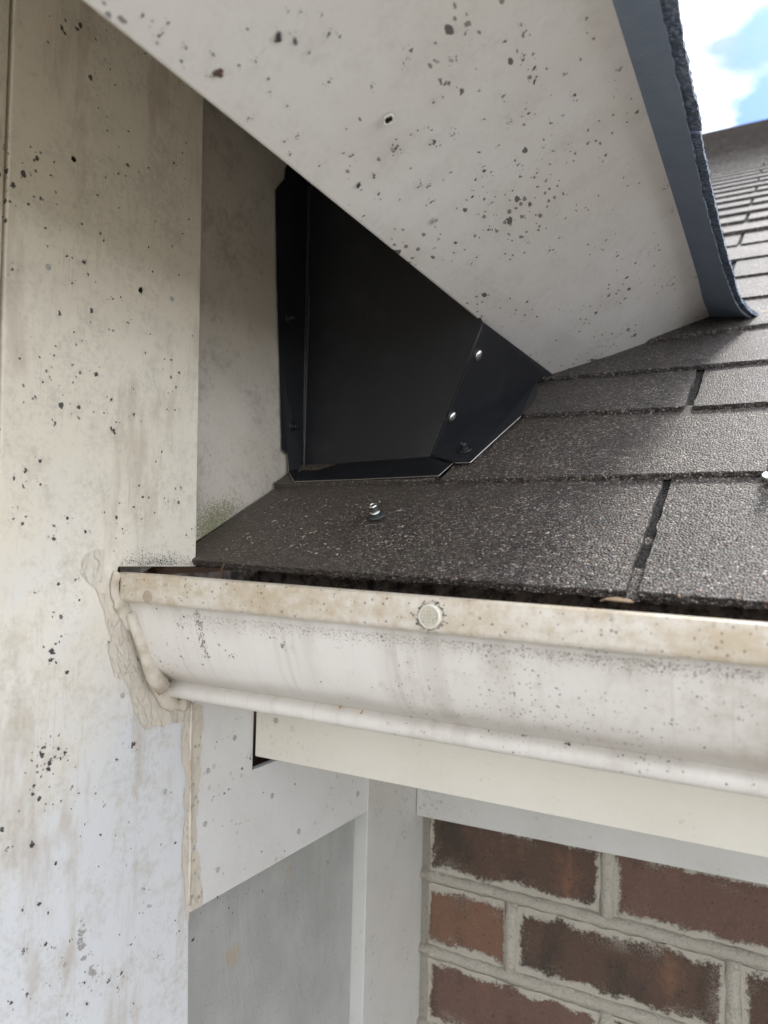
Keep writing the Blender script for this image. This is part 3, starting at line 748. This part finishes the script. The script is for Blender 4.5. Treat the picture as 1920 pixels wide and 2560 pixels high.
# starter strip peeping out under the first course
def starter(x0, x1):
    nx = int((x1-x0)/.003); vs_, fs = [], []
    a, m_ = lines[0]
    for i in range(nx+1):
        x = x0+(x1-x0)*i/nx; s = a+m_*x+.0035+rnd.uniform(-.0012, .0012)+mnoise.noise(Vector((x*30, 3, 3)))*.0018
        for ss, h in ((s, -.0044), (s, -.0006), (s+.06, -.0002), (s+.06, -.003)): vs_.append(RP(x, ss, h*.4-.0004))
    for i in range(nx):
        for j in range(4): q = i*4; fs.append((q+j, q+(j+1) % 4, q+4+(j+1) % 4, q+4+j))
    return vs_, fs
for a, b in ((XL, .2655), (.267, .60), (.602, .9)):
    v, f = starter(a, b); mk('starter_shingle', v, f, m_shingle, roof)

# dust flecks and pale chips on the first course
parts = []
for _ in range(260):
    x = rnd.uniform(500, 1900) if rnd.random() < .35 else rnd.triangular(500, 1250, 700); y = rnd.uniform(1230, 1395) if x < 1150 else rnd.uniform(1040, 1450)
    p = onN(x, y, E0+RN*.0048, RN); X, s = p.x, (p-E0).dot(SDIR)
    if not (XL < X < .26 and .004 < s < .28): continue
    k = max(q for q in range(4) if lines[q][0]+lines[q][1]*X <= s) if s > lines[0][0]+lines[0][1]*X else 0
    e = (s-lines[k][0]-lines[k][1]*X)/max(.02, lines[k+1][0]-lines[k][0]); h = .0052-.0036*min(max(e, 0), 1)
    r = rnd.choice([.0003, .0004, .0004, .0005, .0006, .0007, .0012])
    parts.append(blob(RP(X, s, h+.0004), RN, r, rnd.uniform(1, 1.9), rnd.uniform(0, 3), 6, .0006))
mm = M("pale_chip", .8, .3); mm.col(mm.mix(mm.noise(300, 3), (.22, .18, .13), (.55, .52, .46))); m_chip = mm.m
v, f = join(*parts); o = mk('debris_flecks', v, f, m_chip, roof); o['kind'] = 'stuff'

# ------------------------------------------------------------------ hex screws
def hex_screw(c, n, r, ms, mw, name, parent=None, tilt=None, label=None, group=None):
    n = n.normalized(); ax = (n+tilt).normalized() if tilt else n
    if parent is None: t = empty(name, c, label, 'screw', group)
    else:
        t = None
    def P(nm, v, f, mat, smooth=False):
        return mk(nm, v, f, mat, t if t else parent[0])
    wash = lathe(c, n, [(r*1.55, .0001), (r*1.75, .0005), (r*1.78, r*.28), (r*1.6, r*.5), (r*.7, r*.55)], 24)
    g = 1.0 if t else 0.0
    head = join(lathe(c+n*r*.5, ax, [(r*.6, 0), (r*.6, r*.7*g+.0001)], 16), lathe(c+n*r*.5, ax, [(r*1.05, r*.7*g), (r*1.08, r*(.7*g+.14)), (r*.95, r*(.7*g+.3)), (r*.70, r*(.7*g+.40))], 24), lathe(c+n*r*.5, ax, [(r*.86, r*(.7*g+.36)), (r*.92, r*(.7*g+.46)), (r*.92, r*(1.1*g+1.20)), (r*.76, r*(1.1*g+1.40)), (r*.55, r*(1.1*g+1.40)), (r*.45, r*(1.1*g+1.24)), (r*.1, r*(1.1*g+1.24))], 6))
    if t:
        P('washer', *wash, mw); P('hex_head', *head, ms)
        return t
    o = mk(name, *join(wash, head), ms, parent[0]); return o
c = roofpx(941, 1293, .0046)
hex_screw(c, RN, .0033, m_zinc, m_rubber, 'roof_screw', tilt=Vector((.04, -.22, 0)), label='zinc hex screw with rubber washer standing out of the lowest shingle course', group='zinc screws in the shingle roof')
c = roofpx(1937, 1194, .0046)
hex_screw(c, RN, .0040, m_zinc, m_zinc, 'roof_screw', label='zinc screw cut by the right picture edge, beside a shingle joint', group='zinc screws in the shingle roof', tilt=Vector((.0, -.1, 0)))

# ------------------------------------------------------------------ black metal flashing
fla = empty('metal_flashing', roofpx(1075, 1143), 'folded black metal flashing closing the corner between wall panel, shingle roof and eave board', 'flashing')
LIFT = .0062
Fa = roofpx(760, 1165, .010); Fb = roofpx(1076, 1142, .008)
Fa = onX(760, 1165, PX+.006)
nm = (Fb-Fa).cross(Vector((0, 0, 1))).normalized()
def onF(x, y): return onN(x, y, Fa, nm)
Ta = onX(748, 380, PX+.006); Tb = onF(1240, 744); Tb = Fb+(onF(1205, 830)-Fb)*1.25
Ta = Fa+(Vector((0, 0, 1)))*.33
mid = (Fb-Fa)
top_r = onF(1208, 806)
def sheet(name, poly, th=.0006, mat=m_black, parent=fla):
    n = (Vector(poly[1])-Vector(poly[0])).cross(Vector(poly[2])-Vector(poly[0])).normalized()
    v, f = prism(poly, n*th); return mk(name, v, f, mat, parent, bevel=.0002, seg=1)
sheet('main_panel', [Fa, Fb, top_r, Fa+Vector((0, 0, .36))])
s1 = roofpx(1268, 1008, .008); s2 = roofpx(1340, 955, .010)
npl = (s1-Fb).cross(top_r-Fb).normalized()
sheet('side_panel', [Fb+Vector((.0004, 0, 0)), s1, s2+(s2-s1)*.3, onN(1385, 938, Fb, npl), onN(1300, 874, Fb, npl), top_r+Vector((.0004, 0, 0))])
# flanges
P2X = PX+.0022
wf = [onX(690, 474, P2X), onX(693, 700, P2X), onX(700, 900, P2X), onX(706, 1126, P2X), onX(719, 1136, P2X), Fa+Vector((-.001, -.0005, 0)), Fa+Vector((-.001, -.0005, .36)), onX(712, 425, P2X)+Vector((0, 0, .0))+Vector((0, .03, .06)), onX(714, 425, P2X), onX(713, 446, P2X)]
v, f = prism(wf, Vector((-.0006, 0, 0))); mk('wall_flange', v, f, m_black, fla)
cg = [onX(719, 1136, P2X), onX(722, 1180, P2X+.001), roofpx(736, 1205, LIFT), Fa]
v, f = prism(cg, Vector((.0004, -.0006, 0))); mk('corner_tab', v, f, m_black, fla)
bf = [Fa, roofpx(736, 1205, LIFT), roofpx(900, 1199, LIFT), roofpx(1098, 1190, LIFT), roofpx(1139, 1153, LIFT), Fb]
v, f = prism(bf, RN*.0006); mk('base_flange', v, f, m_black, fla)
sf = [Fb+RN*.0008, roofpx(1139, 1158, LIFT+.001), roofpx(1176, 1157, LIFT+.001), roofpx(1240, 1098, LIFT+.001), roofpx(1302, 1042, LIFT), roofpx(1345, 985, LIFT), s2, s1]
v, f = prism(sf, RN*.0006); mk('side_flange', v, f, m_black, fla)
# bright cut edges and folds
def edge(pp, r=.00035, mat=m_cut, nme='cut_edge'):
    v, f = tube(pp, r, 5); return mk(nme, v, f, mat, fla)
edge([p+RN*.0003-SDIR*.0003 for p in bf[1:5]]); edge([p+RN*.0003-SDIR*.0004 for p in sf[1:5]]); edge([wf[3], wf[4], cg[1], cg[2]], .0003)
mm = M("worn_fold_highlight", .35, .5, .6); mm.col((.075, .07, .062)); m_fold = mm.m  # lighter metal draws the worn folds and paints in their highlight
edge([Fa+Vector((.0004, -.0006, 0)), Fa+Vector((.0004, -.0006, .15))], .0005, m_fold, 'worn_fold_highlight'); edge([Fb, Fb.lerp(s1, .55), s1], .0006, m_fold, 'worn_fold_highlight')
for x, y in ((1193, 888), (1128, 1043)):
    npl = (s1-Fb).cross(top_r-Fb).normalized()
    if npl.dot(CAM-Fb) < 0: npl = -npl
    p = onN(x, y, Fb, npl)+npl*.0008
    v, f = lathe(p, npl, [(.0046, 0), (.0047, .0006), (.0040, .0014), (.0026, .0021), (.0009, .0024)], 20); mk('rivet', v, f, m_rivet, fla, True)
hex_screw(roofpx(1160, 1128, LIFT+.0018), RN, .0034, m_blackscrew, m_blackscrew, 'screw', (fla,))
for x, y in ((730, 1066), (721, 796)):
    hex_screw(onX(x, y, P2X+.0002), Vector((1, 0, 0)), .0028, m_blackscrew, m_blackscrew, 'screw', (fla,))

# ------------------------------------------------------------------ upper eave: square cut board and the overhanging shingles
A = onN(1375, 945, E0, RN); B = onN(1780, 795, E0, RN)
fdir = Vector((B.x-A.x, 0, B.z-A.z)).normalized()                # up and outwards across the board
fn = Vector((fdir.z, 0, -fdir.x))                                # towards the viewer, downwards
back_ = -fn*.018
yb0 = -.15  # eave cut short out of view so more light reaches the wall
A0, B0 = Vector((A.x, yb0, onX(202, 0, A.x).z)), Vector((B.x, yb0, B.z))
Atop = onX(202, 0, A.x)
A0 = Vector((A.x, yb0, Atop.z+.003))
cutp = [A+Vector((0, .004, 0)), A.lerp(B, .35)+Vector((0, -.0, -.004)), A.lerp(B, .7)+Vector((0, 0, -.0045)), B]
eb = mk('eave_board', *prism([A0, onX(700, 398, A.x)] + cutp + [onX(1650, 372, B.x), B0], back_), m_eave, bevel=.0014, seg=3)
tag(eb, 'speckled white eave board slanting across the top of the picture down to the shingles', 'eave board')
bv_eb = bvh_of([eb])
up = empty('upper_roof', Vector((.3, .3, ZC+.5)), 'upper roof with shingle overhang coloured blue grey for lens glare beyond the speckled eave board', 'roof')
OD = Vector((math.cos(math.radians(15)), 0, -math.sin(math.radians(15))))
Bb = onX(1650, 372, B.x); zB = B.z+.0
def edge_pt(y, ext, drop=0): return Vector((B.x, y, B.z-.0005)) + OD*ext + Vector((0, 0, drop))
def overhang(y0, y1, ext0, lift, th, seed, mat, name, curl=0.0):
    ny = int((y1-y0)/.0035); vs_, fs = [], []
    for i in range(ny+1):
        y = y0+(y1-y0)*i/ny
        t = max(0, (y-.52)/.32)
        e = ext0 + .0015*mnoise.noise(Vector((y*14, seed, 0))) + .0007*mnoise.noise(Vector((y*55, seed, 3))) + .0006*mnoise.noise(Vector((y*190, seed, 5))) + rnd.uniform(-.0003, .0003) + .013*t*t
        u = max(0, (y-.70)/.155); e += .030*u**3
        zr = E0.z+(y-E0.y)*math.tan(PITCH)+.006
        dz = -.006*t*t + curl*mnoise.noise(Vector((y*6, seed, 8)))
        ze = edge_pt(y, e, lift+dz).z
        dz += min(1, u**2.5)*(zr-ze)*(1 if zr < ze else 0)
        for ee, h in ((-.03, lift), (e*.6, lift+dz*.5), (e, lift+dz), (e+rnd.uniform(-.0006, .0006), lift+th+dz), (e*.6, lift+th+dz*.5), (-.03, lift+th)):
            vs_.append(edge_pt(y, ee, h))
    for i in range(ny):
        for j in range(6): q = i*6; fs.append((q+j, q+(j+1) % 6, q+6+(j+1) % 6, q+6+j))
    fs.append(tuple(range(6))); fs.append(tuple(range(ny*6, ny*6+6)))
    return mk(name, vs_, fs, mat, up)
yj = edge_pt(0, 0).y + onN(1748, 346, edge_pt(0, 0), OD.cross(Vector((0, 1, 0)))).y
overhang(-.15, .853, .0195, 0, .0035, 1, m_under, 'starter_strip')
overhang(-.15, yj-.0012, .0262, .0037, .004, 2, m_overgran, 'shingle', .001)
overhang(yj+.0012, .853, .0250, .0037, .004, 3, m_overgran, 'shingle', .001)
# deck above, from the overhang up and back over the wall
RD = Vector((-math.cos(math.radians(42)), 0, math.sin(math.radians(42))))
q0 = Vector((B.x+.017, 0, B.z+.0080))
dk = [Vector((q0.x, -.15, q0.z)), Vector((q0.x, .80, q0.z)), Vector((q0.x, .80, q0.z))+RD*.02+Vector((0, .03, 0)), Vector((q0.x, 2.6, q0.z))+RD*1.3, Vector((q0.x, -.15, q0.z))+RD*1.3]
v, f = prism(dk, RD.cross(Vector((0, 1, 0))).normalized()*-.0 + Vector((0, 0, .006))); mk('roof_deck', v, f, m_shingle_far, up)
# soffit lining from the board's inner edge up to the wall
si = [Vector((A.x-.012, -.15, Atop.z+.013)), Vector((A.x-.012, .70, Atop.z+.013)), Vector((-.02, .70, ZC+.40)), Vector((-.02, -.15, ZC+.40))]
v, f = prism(si, Vector((0, 0, .01))); mk('soffit_lining', v, f, m_eave, up)
v, f = prism([Vector((A.x-.01, -.15, Atop.z)), Vector((B.x, -.15, B.z)), Vector((q0.x, -.15, q0.z)), Vector((q0.x, -.15, q0.z))+RD*.6, Vector((-.02, -.15, ZC+.40))], Vector((0, .01, 0))); mk('unseen_end_board', v, f, m_eave, up)  # invented roof end, out of view, placed to let light onto the wall

# ------------------------------------------------------------------ weathering that has its own shape
bv_c = bvh_of([corner])
C1 = [(280,88,8),(207,183,6),(627,232,5),(475,300,6),(497,367,5),(423,467,5),(463,565,5),(553,567,6),(803,618,5),(788,660,6),(750,705,8),(640,725,7),(598,743,5),(218,757,6),(455,766,5),(420,843,6),(243,883,7),(512,898,6),(350,967,9),(194,985,8),(432,1008,8),(670,957,5),(815,947,6),(788,1010,6),(363,1131,14),(288,1108,8),(310,1114,6),(657,1173,8),(640,1068,6),(742,1065,6),(380,1187,9),(50,1163,10),(205,1065,6),(772,1188,6),(412,1218,5),(310,1224,6),(447,1040,8)]
C3 = [(257,250,13),(552,290,9),(390,287,5),(318,330,6),(485,185,8),(520,178,6),(648,338,5),(232,430,6),(170,437,6),(83,443,9),(773,505,9),(575,573,6),(183,543,8),(578,685,10),(480,620,9),(447,678,7),(488,755,15),(480,748,8),(497,765,8),(237,722,10),(225,707,6),(108,925,14),(172,885,12),(97,993,9),(175,988,9),(60,960,10),(698,845,6),(672,888,7),(830,345,5),(720,663,6),(755,665,6),(512,1065,7),(600,993,8),(575,1083,9),(610,1135,7),(770,1065,11),(780,1005,9),(290,1130,9),(232,1165,9),(367,1190,9),(113,1125,8),(55,1135,8),(95,1155,9),(233,1222,10),(528,1178,8),(803,1205,7),(450,1108,6)]
C5 = [(222,640,18),(218,675,13),(288,727,14),(262,487,13),(232,152,11),(97,85,9),(290,62,9),(367,120,9),(250,345,11),(340,415,9),(150,383,8),(325,328,8),(468,596,6),(503,1103,7),(188,1050,11),(172,1075,12),(213,1120,15),(208,1145,15),(218,1100,9),(280,1075,11),(260,1100,9),(250,1058,10),(263,572,7)]
C7 = [(240,548,12),(135,467,16),(28,490,11),(145,215,10),(140,250,11),(448,300,7),(500,100,7),(338,248,6),(263,280,6),(345,433,5),(365,382,5),(425,563,5),(755,462,9),(695,467,5),(167,725,12),(95,750,9),(207,763,6),(470,1055,11),(523,1025,8),(195,897,11),(100,930,11),(45,1153,11),(115,1115,10),(365,1065,8),(773,843,6),(565,900,6),(515,857,5),(375,1155,8),(575,1155,5)]
CP = [(643,735,11),(355,850,15),(350,910,18),(345,885,14),(360,960,12),(395,1010,18),(280,985,10),(405,1025,12),(620,660,9),(235,915,8),(680,955,8)]
for l, oy in ((C1, 0), (C3, 640), (C5, 1260), (C7, 1840)): spots('mildew_spot', l, 0, oy, bv_c, m_mildew, corner, 4, .85)
spots('mildew_spot', CP, 0, 1840, bv_c, m_pale, corner, 6)
spots('mildew_spot', [(575, 1035, 13), (570, 1045, 9)], 0, 1260, bv_c, m_brown, corner, 2)
parts = []
for _ in range(1200):     # band of soot above the gutter end
    x, y = rnd.gauss(400, 58), 1412-abs(rnd.gauss(0, 1))*26*(.5+.9*max(0, mnoise.noise(Vector((len(parts)*.013, 1, 0)))))
    if not (300 < x < 488 and y < 1412): continue
    h = onX(x, y); parts.append(blob(h, Vector((1, 0, 0)), abs(rnd.gauss(0, .00012))+.00006, 1.3, rnd.uniform(0, 3), 6))
v, f = join(*parts); o = mk('soot_band', v, f, m_mildew, corner); o['kind'] = 'stuff'
nail_hole(182, 398, bv_c, corner, 8); nail_hole(350, 726, bv_c, corner, 9)
nail_head(306, 1739, bv_c, corner, 6.5); nail_head(412, 1979, bv_c, corner, 6.5); nail_head(120, 668, bv_c, corner, 7); nail_head(429, 747, bv_c, corner, 6)
F1 = [(1203,165,22),(1198,150,14),(1275,180,15),(1272,165,10),(687,155,11),(805,203,9),(920,233,9),(783,265,9),(1030,283,8),(1420,352,9),(1165,395,7),(1605,370,10),(1420,145,11),(1467,157,10),(1335,227,9),(1390,62,7),(1072,508,7),(1282,587,9),(1240,457,6),(1228,610,7),(1518,672,13),(1615,760,13),(1548,800,17),(1635,838,10),(1570,932,9),(1495,555,6),(1378,715,6),(1480,660,7),(1253,665,8),(1158,338,8),(1105,265,8),(1245,45,8),(1300,48,8),(1068,123,8),(725,98,9),(615,65,9)]
F2 = [(115,215,12),(97,250,8),(85,275,9),(352,140,10),(220,185,9),(520,178,11),(600,150,12),(592,105,9),(598,258,10),(648,290,13),(653,343,15),(290,260,12),(643,232,9),(875,77,9),(905,167,7),(822,410,11),(515,412,11),(622,490,11),(720,530,10),(543,525,8),(770,497,7),(212,440,9),(260,365,9),(410,390,8),(432,513,7),(215,608,16),(50,640,16),(297,580,10),(410,655,9),(190,550,7),(145,562,8),(115,580,7),(432,738,12),(428,718,7),(580,708,11),(490,630,9),(690,635,7),(150,805,10),(190,805,12),(210,868,13),(68,860,8),(395,775,9),(285,745,8),(382,848,11),(460,878,9),(255,775,6),(450,992,10),(465,992,8),(525,947,9),(712,812,8),(660,745,7),(635,765,5),(555,822,8),(377,1137,9),(400,1110,6),(730,1078,8),(715,1080,9),(622,1047,6),(755,1027,7),(1007,1105,10),(1048,1200,12),(1087,1135,8),(1243,1230,10),(1245,912,6),(1210,815,8),(990,495,9),(1047,528,6),(1100,790,7),(945,695,6),(1020,300,9)]
spots('mildew_spot', F1, 0, 0, bv_eb, m_mildew, eb, 5, .85, asp=(1, 1.7)); spots('mildew_spot', F2, 960, 0, bv_eb, m_mildew, eb, 6, .85, asp=(1, 1.9))
spots('mildew_spot', [(945, 315, 24), (930, 320, 12)], 0, 0, bv_eb, m_brown, eb, 2); spots('mildew_spot', [(780, 318, 13)], 960, 0, bv_eb, m_pale, eb, 0)
nail_hole(971, 298, bv_eb, eb, 12); nail_head(1087, 551, bv_eb, eb, 8)
spots('mildew_spot', [(968,248,7),(987,230,6),(1045,140,9),(1273,208,6),(1128,500,5),(1228,497,5),(960,388,4),(1020,380,4),(935,25,5),(1080,97,6),(1137,243,5),(922,262,4),(938,695,7)], 0, 1840, bv_ret, m_mildew, retp, 1, .85)
spots('mildew_spot', [(832,880,11),(1133,670,7),(987,742,6),(1003,763,5),(1415,545,7)], 0, 1840, bvh_of([sid]), m_mildew, sid, 2, .8)
G5 = [(678,453,7),(795,486,6),(767,516,6),(773,523,5),(790,530,6),(813,580,6),(947,607,6),(993,655,7),(1008,660,7),(1220,615,9),(1215,603,7),(1226,608,6),(783,657,7),(877,692,6),(975,632,5),(1168,576,6),(1185,576,4),(1210,535,5),(1648,572,9),(1387,767,6),(1503,838,5),(1608,790,4),(1115,355,6),(1045,465,5)]
G6 = [(642,717,8),(668,740,6),(672,775,7),(760,823,7),(813,667,6),(1135,805,7),(1130,880,7),(1548,875,7),(1385,1050,8),(1355,830,9),(118,918,7),(218,938,7),(452,980,6),(800,1040,11),(785,1036,8),(600,1000,9),(615,1003,7),(1033,1087,6),(558,1072,6),(1400,690,9),(905,910,5),(65,785,5),(103,683,5),(67,697,5),(185,905,6),(1598,1210,7),(1480,1210,6),(1045,1035,6),(850,620,9),(920,635,10),(960,640,8)]
spots('mildew_spot', G5, 0, 1260, bv_gut, m_mildew, gut, 3, .8); spots('mildew_spot', G6, 960, 1260, bv_gut, m_mildew, gut, 3, .8)
parts_rust = spots('rust_spot', [(1393,862,7),(1467,880,11),(1478,876,7),(1565,897,8),(1560,905,6)], 0, 1260, bv_gut, m_rust, gut, 1, .8)
# thin dotted dirt trail down the gutter face
parts = []
for i in range(150):
    y = rnd.uniform(1525, 1645); x = 490+(y-1525)*.22+rnd.gauss(0, 5)
    hit, n, _, d = bv_gut.ray_cast(CAM, ray(x, y).normalized())
    if hit is None: continue
    if n.dot(CAM-hit) < 0: n = -n
    parts.append(blob(hit, n, rnd.uniform(.0001, .0004), 1.2, 0, 6))
for i in range(2200):   # soot collected below the lip
    x = rnd.uniform(450, 1915); y = 1517+(x-295)*.1+abs(rnd.gauss(0, 16))
    hit, n, _, d = bv_gut.ray_cast(CAM, ray(x, y).normalized())
    if hit is None: continue
    if n.dot(CAM-hit) < 0: n = -n
    parts.append(blob(hit, n, rnd.uniform(.00006, .00024), rnd.uniform(1, 1.8), rnd.uniform(0, 3), 5))
v, f = join(*parts); o = mk('dirt_specks', v, f, m_brown, gut); o['kind'] = 'stuff'

# ------------------------------------------------------------------ small loose things
pn = onY(551, 1440, 1.02*U)
v, f = tube([pn+Vector((.001, 0, -.012)), pn+Vector((.0002, 0, -.004)), pn+Vector((0, .001, .004)), pn+Vector((.0015, .002, .010))], [.0005, .0007, .0006, .0003], 6)
tag(mk('pine_needle', v, f, m_wood, smooth=True), 'brown pine needle standing in the gutter near the corner board', 'pine needle')
q = V(0, .906, -.0560)
hx = onY(1540, 1513, .905*U)
poly = [hx+Vector((dx, dy, dz)) for dx, dy, dz in ((-.006, -.001, 0), (-.004, -.002, .0008), (.001, -.0015, .0005), (.007, -.001, .0002), (.005, .0015, .0008), (0, .002, .0014), (-.004, .0015, .0009))]
poly = [p+Vector((0, 0, .0012)) for p in poly]
v, f = prism(poly, Vector((0, 0, .0006)))
mm = M("dead_leaf", .8, .2); mm.col(mm.mix(mm.noise(300, 3), (.22, .14, .085), (.40, .31, .22))); m_leaf = mm.m
tag(mk('leaf_flake', v, f, m_leaf), 'curled brown leaf flake lying on top of the gutter lip', 'leaf')
a_, b_ = roofpx(1334, 952, .0075), roofpx(1362, 941, .008)
v, f = tube([a_, a_.lerp(b_, .5)+RN*.0006, b_], [.0011, .0013, .0009], 5)
tag(mk('wood_splinter', v, f, m_splinter), 'pale wood splinter lying under the lower tip of the eave board', 'splinter')
